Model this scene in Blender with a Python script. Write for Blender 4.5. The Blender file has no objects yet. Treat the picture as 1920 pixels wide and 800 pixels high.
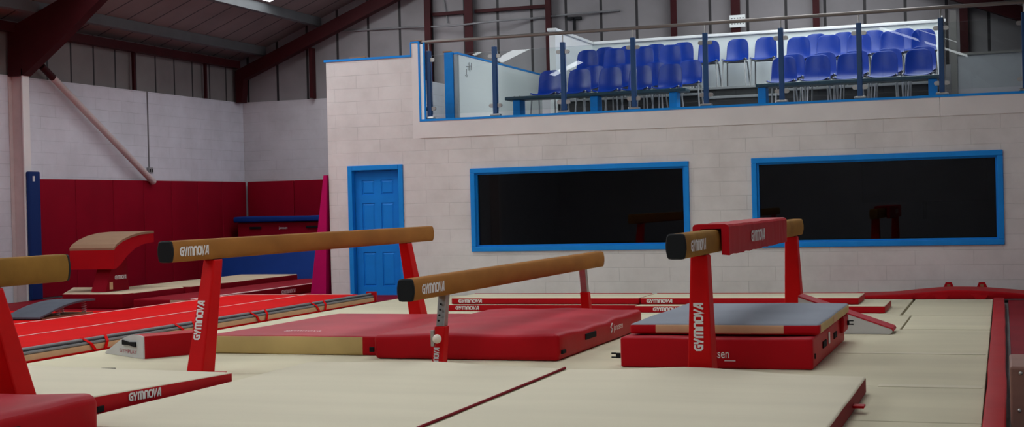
import bpy, bmesh, math, random
from mathutils import Vector, Matrix, noise
random.seed(7)
SC = bpy.context.scene
COL = SC.collection

# ------------------------------------------------------------------ materials
def new_mat(name):
    m = bpy.data.materials.new(name); m.use_nodes = True
    nt = m.node_tree; b = nt.nodes['Principled BSDF']
    return m, nt, b

def mat(name, col, rough=0.6, metal=0.0, var=0.0, vscale=6.0, bump=0.0, bscale=60.0, spec=0.5, stretch=(1, 1, 1)):
    m, nt, b = new_mat(name)
    b.inputs['Base Color'].default_value = (*col, 1)
    b.inputs['Roughness'].default_value = rough
    b.inputs['Metallic'].default_value = metal
    b.inputs['Specular IOR Level'].default_value = spec
    tc = nt.nodes.new('ShaderNodeTexCoord')
    mp = nt.nodes.new('ShaderNodeMapping'); mp.inputs['Scale'].default_value = stretch
    nt.links.new(tc.outputs['Object'], mp.inputs['Vector'])
    if var > 0:
        n = nt.nodes.new('ShaderNodeTexNoise'); n.inputs['Scale'].default_value = vscale; n.inputs['Detail'].default_value = 4
        nt.links.new(mp.outputs[0], n.inputs['Vector'])
        r = nt.nodes.new('ShaderNodeValToRGB')
        r.color_ramp.elements[0].position = 0.3; r.color_ramp.elements[1].position = 0.7
        r.color_ramp.elements[0].color = (*[c * (1 - var) for c in col], 1)
        r.color_ramp.elements[1].color = (*[min(1, c * (1 + var)) for c in col], 1)
        nt.links.new(n.outputs['Fac'], r.inputs[0]); nt.links.new(r.outputs[0], b.inputs['Base Color'])
    if bump > 0:
        n2 = nt.nodes.new('ShaderNodeTexNoise'); n2.inputs['Scale'].default_value = bscale; n2.inputs['Detail'].default_value = 3
        nt.links.new(mp.outputs[0], n2.inputs['Vector'])
        bp = nt.nodes.new('ShaderNodeBump'); bp.inputs['Strength'].default_value = bump; bp.inputs['Distance'].default_value = 0.01
        nt.links.new(n2.outputs['Fac'], bp.inputs['Height']); nt.links.new(bp.outputs[0], b.inputs['Normal'])
    return m

def block_mat(name, col, horiz, length=0.70, height=0.187, off=0.0):
    """painted blockwork: running bond over (horizontal axis, z)"""
    m, nt, b = new_mat(name)
    b.inputs['Roughness'].default_value = 0.6; b.inputs['Specular IOR Level'].default_value = 0.25
    tc = nt.nodes.new('ShaderNodeTexCoord'); sp = nt.nodes.new('ShaderNodeSeparateXYZ'); cb = nt.nodes.new('ShaderNodeCombineXYZ')
    nt.links.new(tc.outputs['Object'], sp.inputs[0])
    nt.links.new(sp.outputs['X' if horiz == 'x' else 'Y'], cb.inputs['X'])
    ad = nt.nodes.new('ShaderNodeMath'); ad.operation = 'ADD'; ad.inputs[1].default_value = off
    nt.links.new(sp.outputs['Z'], ad.inputs[0]); nt.links.new(ad.outputs[0], cb.inputs['Y'])
    # slight wander of the joints
    nz = nt.nodes.new('ShaderNodeTexNoise'); nz.inputs['Scale'].default_value = 2.5; nz.inputs['Detail'].default_value = 3
    nt.links.new(cb.outputs[0], nz.inputs['Vector'])
    vs = nt.nodes.new('ShaderNodeVectorMath'); vs.operation = 'MULTIPLY_ADD'
    vs.inputs[1].default_value = (0.02, 0.012, 0); nt.links.new(nz.outputs['Color'], vs.inputs[0]); nt.links.new(cb.outputs[0], vs.inputs[2])
    br = nt.nodes.new('ShaderNodeTexBrick')
    br.inputs['Scale'].default_value = 1.0; br.inputs['Brick Width'].default_value = length; br.inputs['Row Height'].default_value = height
    br.inputs['Mortar Size'].default_value = 0.0045; br.inputs['Mortar Smooth'].default_value = 0.6
    br.inputs['Color1'].default_value = (*col, 1)
    br.inputs['Color2'].default_value = (*[c * 0.955 for c in col], 1)
    br.inputs['Mortar'].default_value = (*[c * 0.66 for c in col], 1)
    nt.links.new(vs.outputs[0], br.inputs['Vector'])
    n = nt.nodes.new('ShaderNodeTexNoise'); n.inputs['Scale'].default_value = 1.6; n.inputs['Detail'].default_value = 6; n.inputs['Roughness'].default_value = 0.65
    nt.links.new(tc.outputs['Object'], n.inputs['Vector'])
    rp = nt.nodes.new('ShaderNodeValToRGB'); rp.color_ramp.elements[0].position = 0.32; rp.color_ramp.elements[1].position = 0.62
    rp.color_ramp.elements[0].color = (0.86, 0.855, 0.85, 1); rp.color_ramp.elements[1].color = (1, 1, 1, 1)
    nt.links.new(n.outputs['Fac'], rp.inputs[0])
    # joints fade under the paint in places
    mx0 = nt.nodes.new('ShaderNodeMix'); mx0.data_type = 'RGBA'
    n3 = nt.nodes.new('ShaderNodeTexNoise'); n3.inputs['Scale'].default_value = 1.1; nt.links.new(tc.outputs['Object'], n3.inputs['Vector'])
    mr = nt.nodes.new('ShaderNodeMapRange'); mr.inputs['From Min'].default_value = 0.35; mr.inputs['From Max'].default_value = 0.65
    mr.inputs['To Min'].default_value = 0.15; mr.inputs['To Max'].default_value = 0.8
    nt.links.new(n3.outputs['Fac'], mr.inputs['Value']); nt.links.new(mr.outputs[0], mx0.inputs[0])
    mx0.inputs[6].default_value = (*col, 1); nt.links.new(br.outputs['Color'], mx0.inputs[7])
    mx = nt.nodes.new('ShaderNodeMix'); mx.data_type = 'RGBA'; mx.blend_type = 'MULTIPLY'; mx.inputs[0].default_value = 1
    nt.links.new(mx0.outputs[2], mx.inputs[6]); nt.links.new(rp.outputs[0], mx.inputs[7]); nt.links.new(mx.outputs[2], b.inputs['Base Color'])
    bp = nt.nodes.new('ShaderNodeBump'); bp.inputs['Strength'].default_value = 0.35; bp.inputs['Distance'].default_value = 0.006; bp.invert = True
    nt.links.new(br.outputs['Fac'], bp.inputs['Height']); nt.links.new(bp.outputs[0], b.inputs['Normal'])
    return m

def ribbed_mat(name, col, dark, axis, pitch, duty=0.07, off=0.0, rough=0.6):
    """liner sheets with a dark joint every `pitch` metres along one axis"""
    m, nt, b = new_mat(name)
    b.inputs['Roughness'].default_value = rough
    tc = nt.nodes.new('ShaderNodeTexCoord'); sp = nt.nodes.new('ShaderNodeSeparateXYZ'); nt.links.new(tc.outputs['Object'], sp.inputs[0])
    a = nt.nodes.new('ShaderNodeMath'); a.operation = 'ADD'; a.inputs[1].default_value = off + 100 * pitch
    d = nt.nodes.new('ShaderNodeMath'); d.operation = 'DIVIDE'; d.inputs[1].default_value = pitch
    f = nt.nodes.new('ShaderNodeMath'); f.operation = 'FRACT'
    l = nt.nodes.new('ShaderNodeMath'); l.operation = 'LESS_THAN'; l.inputs[1].default_value = duty
    nt.links.new(sp.outputs[axis], a.inputs[0]); nt.links.new(a.outputs[0], d.inputs[0]); nt.links.new(d.outputs[0], f.inputs[0]); nt.links.new(f.outputs[0], l.inputs[0])
    n = nt.nodes.new('ShaderNodeTexNoise'); n.inputs['Scale'].default_value = 1.3; n.inputs['Detail'].default_value = 5
    nt.links.new(tc.outputs['Object'], n.inputs['Vector'])
    r = nt.nodes.new('ShaderNodeValToRGB'); r.color_ramp.elements[0].position = 0.3; r.color_ramp.elements[1].position = 0.7
    r.color_ramp.elements[0].color = (*[c * 0.85 for c in col], 1); r.color_ramp.elements[1].color = (*[c * 1.1 for c in col], 1)
    nt.links.new(n.outputs['Fac'], r.inputs[0])
    mx = nt.nodes.new('ShaderNodeMix'); mx.data_type = 'RGBA'; nt.links.new(l.outputs[0], mx.inputs[0])
    nt.links.new(r.outputs[0], mx.inputs[6]); mx.inputs[7].default_value = (*dark, 1)
    nt.links.new(mx.outputs[2], b.inputs['Base Color'])
    return m

def clear_glass(name, tint=(0.955, 0.985, 0.98), ior=1.5, gain=1.0):
    m, nt, b = new_mat(name); nt.nodes.remove(b)
    out = nt.nodes['Material Output']
    tr = nt.nodes.new('ShaderNodeBsdfTransparent'); tr.inputs[0].default_value = (*tint, 1)
    gl = nt.nodes.new('ShaderNodeBsdfGlossy'); gl.inputs['Roughness'].default_value = 0.0
    gl.inputs['Color'].default_value = (gain, gain, gain, 1)
    fr = nt.nodes.new('ShaderNodeFresnel'); fr.inputs[0].default_value = ior
    mx = nt.nodes.new('ShaderNodeMixShader')
    nt.links.new(fr.outputs[0], mx.inputs[0]); nt.links.new(tr.outputs[0], mx.inputs[1]); nt.links.new(gl.outputs[0], mx.inputs[2])
    nt.links.new(mx.outputs[0], out.inputs[0])
    return m

def emit(name, col, s):
    m, nt, b = new_mat(name); nt.nodes.remove(b)
    e = nt.nodes.new('ShaderNodeEmission'); e.inputs[0].default_value = (*col, 1); e.inputs[1].default_value = s
    nt.links.new(e.outputs[0], nt.nodes['Material Output'].inputs[0])
    return m

M = {}
M['block_x'] = block_mat('painted_blockwork_front', (0.70, 0.672, 0.655), 'x')
M['block_y'] = block_mat('painted_blockwork_side', (0.66, 0.66, 0.72), 'y')
M['block_b'] = block_mat('painted_blockwork_back', (0.58, 0.57, 0.60), 'x')
M['plaster'] = mat('painted_plaster', (0.69, 0.66, 0.645), 0.55, var=0.05, vscale=2.0)
M['clad_x'] = ribbed_mat('gable_liner_sheets', (0.24, 0.225, 0.235), (0.018, 0.016, 0.018), 'X', 0.655, 0.075, 9.35)
M['clad_y'] = ribbed_mat('side_liner_sheets', (0.19, 0.175, 0.17), (0.014, 0.012, 0.014), 'Y', 0.59, 0.07, -18.06)
M['roof'] = ribbed_mat('roof_liner_sheets', (0.19, 0.15, 0.145), (0.018, 0.014, 0.014), 'Y', 0.59, 0.06, -18.2)
M['steel_red'] = mat('oxide_red_steel', (0.040, 0.004, 0.006), 0.6, spec=0.2, var=0.15, vscale=3)
M['steel_pink'] = mat('painted_and_shaded_steel', (0.55, 0.45, 0.44), 0.5, var=0.06)
M['purlin'] = mat('galvanised_purlin', (0.10, 0.105, 0.11), 0.6, metal=0.0, spec=0.3, var=0.1, vscale=3)
M['concrete'] = mat('concrete', (0.25, 0.25, 0.25), 0.85, var=0.1)
M['blue_paint'] = mat('sky_blue_gloss_paint', (0.008, 0.24, 0.70), 0.45, spec=0.2, var=0.04)
M['door_blue'] = mat('sky_blue_door_paint', (0.008, 0.215, 0.70), 0.5, spec=0.15, var=0.04)
M['post_blue'] = mat('navy_blue_post_paint', (0.003, 0.052, 0.17), 0.4)
M['glass'] = clear_glass('balustrade_glass', gain=0.75)
M['win_glass'] = clear_glass('window_glass', (0.30, 0.32, 0.36), 1.45)
M['steel'] = mat('brushed_steel', (0.42, 0.41, 0.39), 0.32, metal=0.9, var=0.08, vscale=20)
M['rail'] = mat('stainless_rail', (0.20, 0.18, 0.165), 0.45, metal=0.6)
M['chrome'] = mat('grey_tube_steel', (0.45, 0.45, 0.46), 0.35, metal=0.6)
M['red'] = mat('red_vinyl', (0.40, 0.0035, 0.009), 0.5, var=0.06, vscale=3, bump=0.15, bscale=9, spec=0.12)
M['red_top'] = mat('pinkish_red_top_vinyl', (0.42, 0.022, 0.036), 0.55, var=0.12, vscale=1.6, bump=0.15, bscale=6, spec=0.2)  # slightly paler, pinker red for upward faces
M['red_post'] = mat('red_powder_coat', (0.54, 0.003, 0.004), 0.5, var=0.04, spec=0.12)
M['red_pad'] = mat('crimson_wall_padding', (0.24, 0.002, 0.014), 0.6, var=0.08, vscale=1.5, spec=0.08)
M['red_dark'] = mat('dark_red_mat_side', (0.20, 0.002, 0.010), 0.6, var=0.1, vscale=2, spec=0.08)
M['red_track'] = mat('red_track_fabric', (0.62, 0.0025, 0.003), 0.7, var=0.05, vscale=2, spec=0.04)
M['cream'] = mat('cream_carpet', (0.635, 0.59, 0.43), 0.95, var=0.07, vscale=0.9, bump=0.15, bscale=220, spec=0.05, stretch=(0.5, 2, 1))
M['cream2'] = mat('cream_mat_carpet', (0.67, 0.62, 0.475), 0.95, var=0.04, vscale=0.9, bump=0.25, bscale=5, spec=0.1, stretch=(0.35, 3, 1))
M['cream_far'] = mat('dull_cream_carpet', (0.46, 0.37, 0.26), 0.95, var=0.06, vscale=1.2, spec=0.1)
M['yellow'] = mat('yellowed_cream_vinyl', (0.52, 0.38, 0.15), 0.6, var=0.08, vscale=3, spec=0.3)
M['beige'] = mat('tan_canvas', (0.58, 0.36, 0.20), 0.7, var=0.08, vscale=5, spec=0.3)
M['grey_mat'] = mat('blue_grey_carpet', (0.25, 0.275, 0.315), 0.9, var=0.06, vscale=1.5, bump=0.1, bscale=200, spec=0.15)
M['grey_pad'] = mat('grey_padding', (0.20, 0.20, 0.21), 0.6, var=0.05)
M['grey_board'] = mat('slate_grey_board_carpet', (0.065, 0.075, 0.098), 0.85, var=0.10, vscale=6)
M['beam'] = mat('tan_suede_beam', (0.31, 0.130, 0.028), 0.8, var=0.13, vscale=5, bump=0.06, bscale=150, spec=0.12, stretch=(1, 0.5, 1))
M['beam_old'] = mat('ochre_suede_beam', (0.27, 0.135, 0.026), 0.8, var=0.16, vscale=4, bump=0.06, bscale=150, spec=0.12)
M['vault_top'] = mat('brown_vault_leather', (0.26, 0.15, 0.085), 0.6, var=0.06)
M['black'] = mat('black_rubber', (0.008, 0.009, 0.011), 0.7, spec=0.2)
M['handle'] = mat('black_webbing', (0.008, 0.008, 0.009), 0.8, spec=0.15)
M['white'] = mat('white_print', (0.72, 0.70, 0.68), 0.6)
M['line'] = mat('white_track_line', (0.80, 0.66, 0.60), 0.7)
M['print_red'] = mat('red_print', (0.40, 0.06, 0.08), 0.6)
M['wedge_white'] = mat('grey_white_vinyl', (0.55, 0.56, 0.55), 0.5, var=0.05, spec=0.3)
M['chair'] = mat('royal_blue_plastic', (0.002, 0.036, 0.31), 0.33, var=0.06, vscale=4, spec=0.45)
M['panel'] = mat('white_panel', (0.88, 0.92, 0.92), 0.35, var=0.03, vscale=1.2)
M['panel_grey'] = mat('grey_panel_edge', (0.35, 0.38, 0.41), 0.5)
M['dark_ply'] = mat('dark_stage_board', (0.030, 0.032, 0.034), 0.6, var=0.1)
M['nosing'] = mat('grey_step_nosing', (0.30, 0.31, 0.32), 0.5)
M['bench'] = mat('dark_blue_green_bench', (0.016, 0.055, 0.085), 0.4, var=0.08)
M['wood'] = mat('bare_timber', (0.28, 0.13, 0.06), 0.7, var=0.15, vscale=8)
M['box_wood'] = mat('brown_plywood', (0.24, 0.115, 0.085), 0.6, var=0.10, vscale=4, stretch=(1, 1, 4))
M['magenta'] = mat('magenta_vinyl', (0.44, 0.004, 0.10), 0.6, spec=0.1, var=0.05)
M['blue_mat'] = mat('blue_vinyl', (0.006, 0.035, 0.20), 0.5, var=0.06, vscale=3, bump=0.1, bscale=8, spec=0.15)
M['navy_pad'] = mat('navy_padding', (0.006, 0.025, 0.12), 0.5, spec=0.15)
M['gloss_white'] = mat('gloss_white_strip', (0.80, 0.86, 0.88), 0.15)
M['grey_wall'] = mat('grey_partition_paint', (0.30, 0.31, 0.33), 0.6, var=0.04)
M['olive'] = mat('olive_grey_strip', (0.16, 0.155, 0.145), 0.6)
M['cable'] = mat('grey_conduit', (0.20, 0.20, 0.21), 0.5)
M['socket'] = mat('grey_socket', (0.22, 0.22, 0.23), 0.5)
M['ball'] = mat('ivory_knob', (0.80, 0.72, 0.60), 0.4)
M['screen'] = mat('black_screen', (0.004, 0.004, 0.005), 0.2)
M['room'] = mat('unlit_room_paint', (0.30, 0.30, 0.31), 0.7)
M['skylight'] = emit('translucent_skylight', (0.93, 0.97, 1.0), 7.6)
M['skylight_dim'] = emit('dimmed_right_skylight', (0.93, 0.97, 1.0), 4.6)  # right slope emission turned down so that side of the hall falls darker

# ------------------------------------------------------------------ mesh helpers
class MB:
    def __init__(s): s.bm = bmesh.new(); s.mats = []
    def mi(s, m):
        if m is None: return 0
        if m not in s.mats: s.mats.append(m)
        return s.mats.index(m)
    def poly(s, pts, m=None, smooth=False):
        f = s.bm.faces.new([s.bm.verts.new(p) for p in pts]); f.material_index = s.mi(m); f.smooth = smooth; return f
    def mesh(s, verts, faces, m=None, smooth=False):
        vs = [s.bm.verts.new(v) for v in verts]; k = s.mi(m)
        for f in faces:
            fc = s.bm.faces.new([vs[i] for i in f]); fc.material_index = k; fc.smooth = smooth
    def box(s, x0, x1, y0, y1, z0, z1, m=None, bev=0.0):
        if bev > 0:
            b = bmesh.new(); bmesh.ops.create_cube(b, size=1)
            for v in b.verts: v.co = Vector(((x0 + x1) / 2 + v.co.x * (x1 - x0), (y0 + y1) / 2 + v.co.y * (y1 - y0), (z0 + z1) / 2 + v.co.z * (z1 - z0)))
            bmesh.ops.bevel(b, geom=list(b.edges), offset=bev, segments=2, affect='EDGES', profile=0.5)
            s.absorb(b, m); return
        v = [(x0, y0, z0), (x1, y0, z0), (x1, y1, z0), (x0, y1, z0), (x0, y0, z1), (x1, y0, z1), (x1, y1, z1), (x0, y1, z1)]
        s.mesh(v, [(0, 3, 2, 1), (4, 5, 6, 7), (0, 1, 5, 4), (1, 2, 6, 5), (2, 3, 7, 6), (3, 0, 4, 7)], m)
    def absorb(s, b, m=None, smooth=False):
        b.verts.index_update()
        s.mesh([v.co.copy() for v in b.verts], [[v.index for v in f.verts] for f in b.faces], m, smooth); b.free()
    def prism(s, poly, axis, a, b, m=None, smooth=False):
        """poly in the two other axes (x: y,z / y: x,z / z: x,y), extruded from a to b"""
        def P(p, t): return {'x': (t, p[0], p[1]), 'y': (p[0], t, p[1]), 'z': (p[0], p[1], t)}[axis]
        n = len(poly)
        v = [P(p, a) for p in poly] + [P(p, b) for p in poly]
        f = [tuple(range(n)), tuple(range(2 * n - 1, n - 1, -1))]
        s.mesh(v, f, m); 
        s.mesh(v, [(i, (i + 1) % n, n + (i + 1) % n, n + i) for i in range(n)], m, smooth)
    def loft(s, rings, m=None, smooth=True, caps=True, closed=True):
        n = len(rings[0]); v = [p for r in rings for p in r]; f = []
        for k in range(len(rings) - 1):
            for i in range(n if closed else n - 1):
                j = (i + 1) % n
                f.append((k * n + i, k * n + j, (k + 1) * n + j, (k + 1) * n + i))
        s.mesh(v, f, m, smooth)
        if caps:
            s.poly(list(reversed(rings[0])), m); s.poly(rings[-1], m)
    def tube(s, pts, r, m=None, n=10):
        rings = []; pts = [Vector(p) for p in pts]
        for i, p in enumerate(pts):
            t = (pts[min(i + 1, len(pts) - 1)] - pts[max(i - 1, 0)]).normalized()
            a = t.orthogonal().normalized() if i == 0 else (a - t * a.dot(t)).normalized()
            b = t.cross(a)
            rings.append([p + (a * math.cos(2 * math.pi * k / n) + b * math.sin(2 * math.pi * k / n)) * r for k in range(n)])
        s.loft(rings, m)
    def sphere(s, c, r, m=None):
        b = bmesh.new(); bmesh.ops.create_uvsphere(b, u_segments=16, v_segments=10, radius=r)
        for v in b.verts: v.co += Vector(c)
        s.absorb(b, m, True)
    def soft(s, x0, x1, y0, y1, z0, z1, r=0.03, step=0.15, amp=0.0, seed=0.0, fr=1.5, warp=None, mat_fn=None, m=None):
        """rounded, slightly puffy upholstered block"""
        def axis(a, b, r):
            L = b - a; r = min(r, L / 2 - 1e-4); n = max(1, int(round((L - 2 * r) / step)))
            return [a, a + .3 * r, a + .65 * r] + [a + r + (L - 2 * r) * i / n for i in range(n + 1)] + [b - .65 * r, b - .3 * r, b]
        rr = min(r, (x1 - x0) / 2 - 1e-4, (y1 - y0) / 2 - 1e-4, (z1 - z0) / 2 - 1e-4)
        ax, ay, az = axis(x0, x1, rr), axis(y0, y1, rr), axis(z0, z1, rr)
        b = bmesh.new(); grid = {}
        def V(i, j, k):
            if (i, j, k) not in grid:
                p = Vector((ax[i], ay[j], az[k]))
                q = Vector((min(max(p.x, x0 + rr), x1 - rr), min(max(p.y, y0 + rr), y1 - rr), min(max(p.z, z0 + rr), z1 - rr)))
                d = p - q
                if d.length > 1e-9: p = q + d.normalized() * rr
                if amp:
                    w = noise.noise_vector(Vector((p.x * fr + seed, p.y * fr + seed * 2, p.z * fr * 2))) * amp
                    if k == 0: w = Vector((0, 0, 0))
                    p = p + Vector((w.x * .6, w.y * .6, w.z))
                if warp: p = warp(p)
                grid[(i, j, k)] = b.verts.new(p)
            return grid[(i, j, k)]
        I, J, K = len(ax) - 1, len(ay) - 1, len(az) - 1
        for i in range(I):
            for j in range(J):
                b.faces.new((V(i, j, 0), V(i, j + 1, 0), V(i + 1, j + 1, 0), V(i + 1, j, 0)))
                b.faces.new((V(i, j, K), V(i + 1, j, K), V(i + 1, j + 1, K), V(i, j + 1, K)))
        for i in range(I):
            for k in range(K):
                b.faces.new((V(i, 0, k), V(i + 1, 0, k), V(i + 1, 0, k + 1), V(i, 0, k + 1)))
                b.faces.new((V(i, J, k), V(i, J, k + 1), V(i + 1, J, k + 1), V(i + 1, J, k)))
        for j in range(J):
            for k in range(K):
                b.faces.new((V(0, j, k), V(0, j, k + 1), V(0, j + 1, k + 1), V(0, j + 1, k)))
                b.faces.new((V(I, j, k), V(I, j + 1, k), V(I, j + 1, k + 1), V(I, j, k + 1)))
        b.verts.index_update()
        vs = [s.bm.verts.new(v.co) for v in b.verts]
        for f in b.faces:
            nf = s.bm.faces.new([vs[v.index] for v in f.verts]); nf.smooth = True
            c = f.calc_center_median(); f.normal_update()
            nf.material_index = s.mi(mat_fn(c, f.normal) if mat_fn else m)
        b.free()
    def build(s, name, m=None, parent=None, recalc=True):
        if recalc: bmesh.ops.recalc_face_normals(s.bm, faces=s.bm.faces)
        me = bpy.data.meshes.new(name); s.bm.to_mesh(me); s.bm.free()
        ms = s.mats if s.mats and s.mats != [None] else [m]
        for k in ms: me.materials.append(M[k] if isinstance(k, str) else (k or M['white']))
        if not s.mats: me.materials.clear(); me.materials.append(M[m])
        o = bpy.data.objects.new(name, me); COL.objects.link(o)
        if parent:
            o.parent = parent
            if parent.parent: base = parent.location + parent.parent.location
            else: base = parent.location
            off = base
            for v in me.vertices: v.co -= off
        return o

def tag(o, label, cat, group=None, kind=None):
    o['label'] = label; o['category'] = cat
    if group: o['group'] = group
    if kind: o['kind'] = kind
    return o
def thing(name, label, cat, loc=(0, 0, 0), group=None):
    o = bpy.data.objects.new(name, None); COL.objects.link(o); o.location = loc; o.empty_display_size = 0.1
    return tag(o, label, cat, group)
def struct(o): o['kind'] = 'structure'; return o
def onemesh(mb, name, m, label, cat, group=None):
    return tag(mb.build(name, m), label, cat, group)
def copy_tree(o, parent=None):
    c = o.copy(); COL.objects.link(c)
    if parent: c.parent = parent
    for ch in list(o.children): copy_tree(ch, c)
    return c

# ------------------------------------------------------------------ lettering
GLY = {
 'G': (0.72, [[(.64, .88), (.32, .88), (.13, .72), (.13, .28), (.32, .12), (.60, .12), (.60, .50), (.36, .50)]]),
 'Y': (0.66, [[(.10, 1), (.14, .62), (.34, .46)], [(.58, 1), (.34, .46), (.22, 0)]]),
 'M': (0.98, [[(.12, 0), (.12, .76), (.24, .89), (.76, .89), (.88, .76), (.88, 0)], [(.5, .89), (.5, 0)]]),
 'N': (0.70, [[(.12, 0), (.12, .76), (.24, .89), (.50, .89), (.60, .76), (.60, 0)]]),
 'O': (0.76, [[(.40, .89), (.22, .89), (.12, .74), (.12, .26), (.22, .11), (.56, .11), (.66, .26), (.66, .74), (.56, .89), (.38, .89)]]),
 'V': (0.62, [[(.08, 1), (.22, .08), (.58, 1)]]),
 'A': (0.64, [[(.04, 0), (.38, .92), (.54, .92), (.54, 0)], [(.22, .30), (.54, .30)]]),
}
def stroke(pts, w):
    P = [Vector((p[0], p[1])) for p in pts]; L = []; R = []
    for i in range(len(P)):
        d1 = (P[i] - P[i - 1]).normalized() if i > 0 else None
        d2 = (P[i + 1] - P[i]).normalized() if i < len(P) - 1 else None
        if d1 is None: d1 = d2
        if d2 is None: d2 = d1
        n1 = Vector((-d1.y, d1.x)); n2 = Vector((-d2.y, d2.x)); n = (n1 + n2)
        n = n.normalized() if n.length > 1e-6 else n1
        k = w / 2 / max(.5, n.dot(n1))
        L.append(P[i] + n * k); R.append(P[i] - n * k)
    return L, R
def logo(name, parent, origin, right, up, h, length=None, m='white', word='GYMNOVA', w=0.215):
    """flat printed word on a face: origin = lower left, right/up = unit directions"""
    right = Vector(right).normalized(); up = Vector(up).normalized(); n = right.cross(up); o = Vector(origin)
    tot = sum(GLY[c][0] for c in word); sx = (length / tot) if length else h
    mb = MB(); x = 0
    for c in word:
        adv, st = GLY[c]
        for s_ in st:
            L, R = stroke(s_, w)
            for i in range(len(L) - 1):
                mb.poly([o + right * ((x + p.x) * sx) + up * (p.y * h) for p in (R[i], R[i + 1], L[i + 1], L[i])])
        x += adv
    ob = mb.build(name, m, parent, recalc=False)
    return ob
def text(name, parent, body, origin, right, up, size, m='white', stretch=1.0):
    cu = bpy.data.curves.new(name, 'FONT'); cu.body = body; cu.size = 1; cu.extrude = 0
    t = bpy.data.objects.new(name, cu); COL.objects.link(t)
    dg = bpy.context.evaluated_depsgraph_get(); dg.update()
    me = bpy.data.meshes.new_from_object(t.evaluated_get(dg))
    right = Vector(right).normalized(); up = Vector(up).normalized(); o = Vector(origin)
    mb = MB()
    mb.mesh([o + right * (v.co.x * size * stretch) + up * (v.co.y * size) for v in me.vertices], [list(p.vertices) for p in me.polygons])
    bpy.data.objects.remove(t); bpy.data.curves.remove(cu); bpy.data.meshes.remove(me)
    return mb.build(name, m, parent, recalc=False)

# ------------------------------------------------------------------ the hall
XL, XR, YB, YN = -14.02, 1.0, 23.93, -8.0
RX = -6.51; SL = 0.4025
def roof_z(x, base=4.23): return base + SL * ((x - XL) if x < RX else (2 * RX - XL - x))
FZ = -0.05

b = MB(); b.box(XL - .2, XR + .2, YN - .2, YB + .2, FZ - .2, FZ, 'concrete'); struct(b.build('floor'))
b = MB()
b.box(XL - .2, XL, YN, YB, FZ, 3.38, 'block_y'); b.box(XL - .2, XL - .04, YN, YB, 3.38, 4.23, 'clad_y'); struct(b.build('wall_left'))
b = MB(); b.box(XL - .2, XR + .2, YB, YB + .2, FZ, 3.385, 'block_b')
b.prism([(XL - .2, 3.385), (XR + .2, 3.385), (XR + .2, roof_z(XR)), (RX, roof_z(RX)), (XL - .2, roof_z(XL))], 'y', YB + .04, YB + .2, 'clad_x')
struct(b.build('wall_back'))
b = MB(); b.box(XR, XR + .2, YN, YB, FZ, 3.38, 'block_y'); b.box(XR + .04, XR + .2, YN, YB, 3.38, 4.23, 'clad_y'); struct(b.build('wall_right'))
b = MB(); b.box(XL - .2, XR + .2, YN - .2, YN, FZ, 3.38, 'block_b')
b.prism([(XL - .2, 3.38), (XR + .2, 3.38), (XR + .2, roof_z(XR)), (RX, roof_z(RX)), (XL - .2, roof_z(XL))], 'y', YN - .2, YN - .04, 'clad_x')
struct(b.build('wall_near'))

# roof liner sheets with openings for the skylights
SKY_YL = [(2.4, 4.6), (-2.2, -1.5), (8.4, 10.6), (14.4, 16.6), (19.9, 21.85)]
SKY_YR = [(0.0, 1.3), (-4.6, -2.6), (6.2, 8.4), (12.2, 14.4), (18.2, 22.6)]  # last opening lengthened to throw more light on the balcony panels
SKY_X = [(-12.2, -8.74)]
def slope_panel(mb, x0, x1, y0, y1, m, t=0.05):
    for (a, c) in ((x0, x1),):
        mb.mesh([(a, y0, roof_z(a)), (c, y0, roof_z(c)), (c, y1, roof_z(c)), (a, y1, roof_z(a)),
                 (a, y0, roof_z(a) + t), (c, y0, roof_z(c) + t), (c, y1, roof_z(c) + t), (a, y1, roof_z(a) + t)],
                [(0, 1, 2, 3), (7, 6, 5, 4), (0, 4, 5, 1), (1, 5, 6, 2), (2, 6, 7, 3), (3, 7, 4, 0)], m)
SKY_X2 = SKY_X + [(2 * RX - c, 2 * RX - a) for a, c in reversed(SKY_X)]
xs = sorted(set([XL - .2, -11.16, RX, XR + .2] + [v for p in SKY_X2 for v in p]))
ys = sorted(set([YN - .2, YB + .2] + [v for p in SKY_YL + SKY_YR for v in p]))
def inside(j, spans): return any(a <= ys[j] and ys[j + 1] <= c for a, c in spans)
b = MB(); nsky = 0
for i in range(len(xs) - 1):
    for j in range(len(ys) - 1):
        hole = any(a <= xs[i] and xs[i + 1] <= c for a, c in SKY_X2) and not (ys[j] == -2.2 and xs[i] > -11.2 and xs[i] < RX) and inside(j, SKY_YL if xs[i] < RX else SKY_YR)
        if hole:
            k = MB(); slope_panel(k, xs[i], xs[i + 1], ys[j], ys[j + 1], 'skylight' if xs[i] < RX else 'skylight_dim', 0.03); struct(k.build('skylight'))
        else: slope_panel(b, xs[i], xs[i + 1], ys[j], ys[j + 1], 'roof')
struct(b.build('ceiling'))

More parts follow.
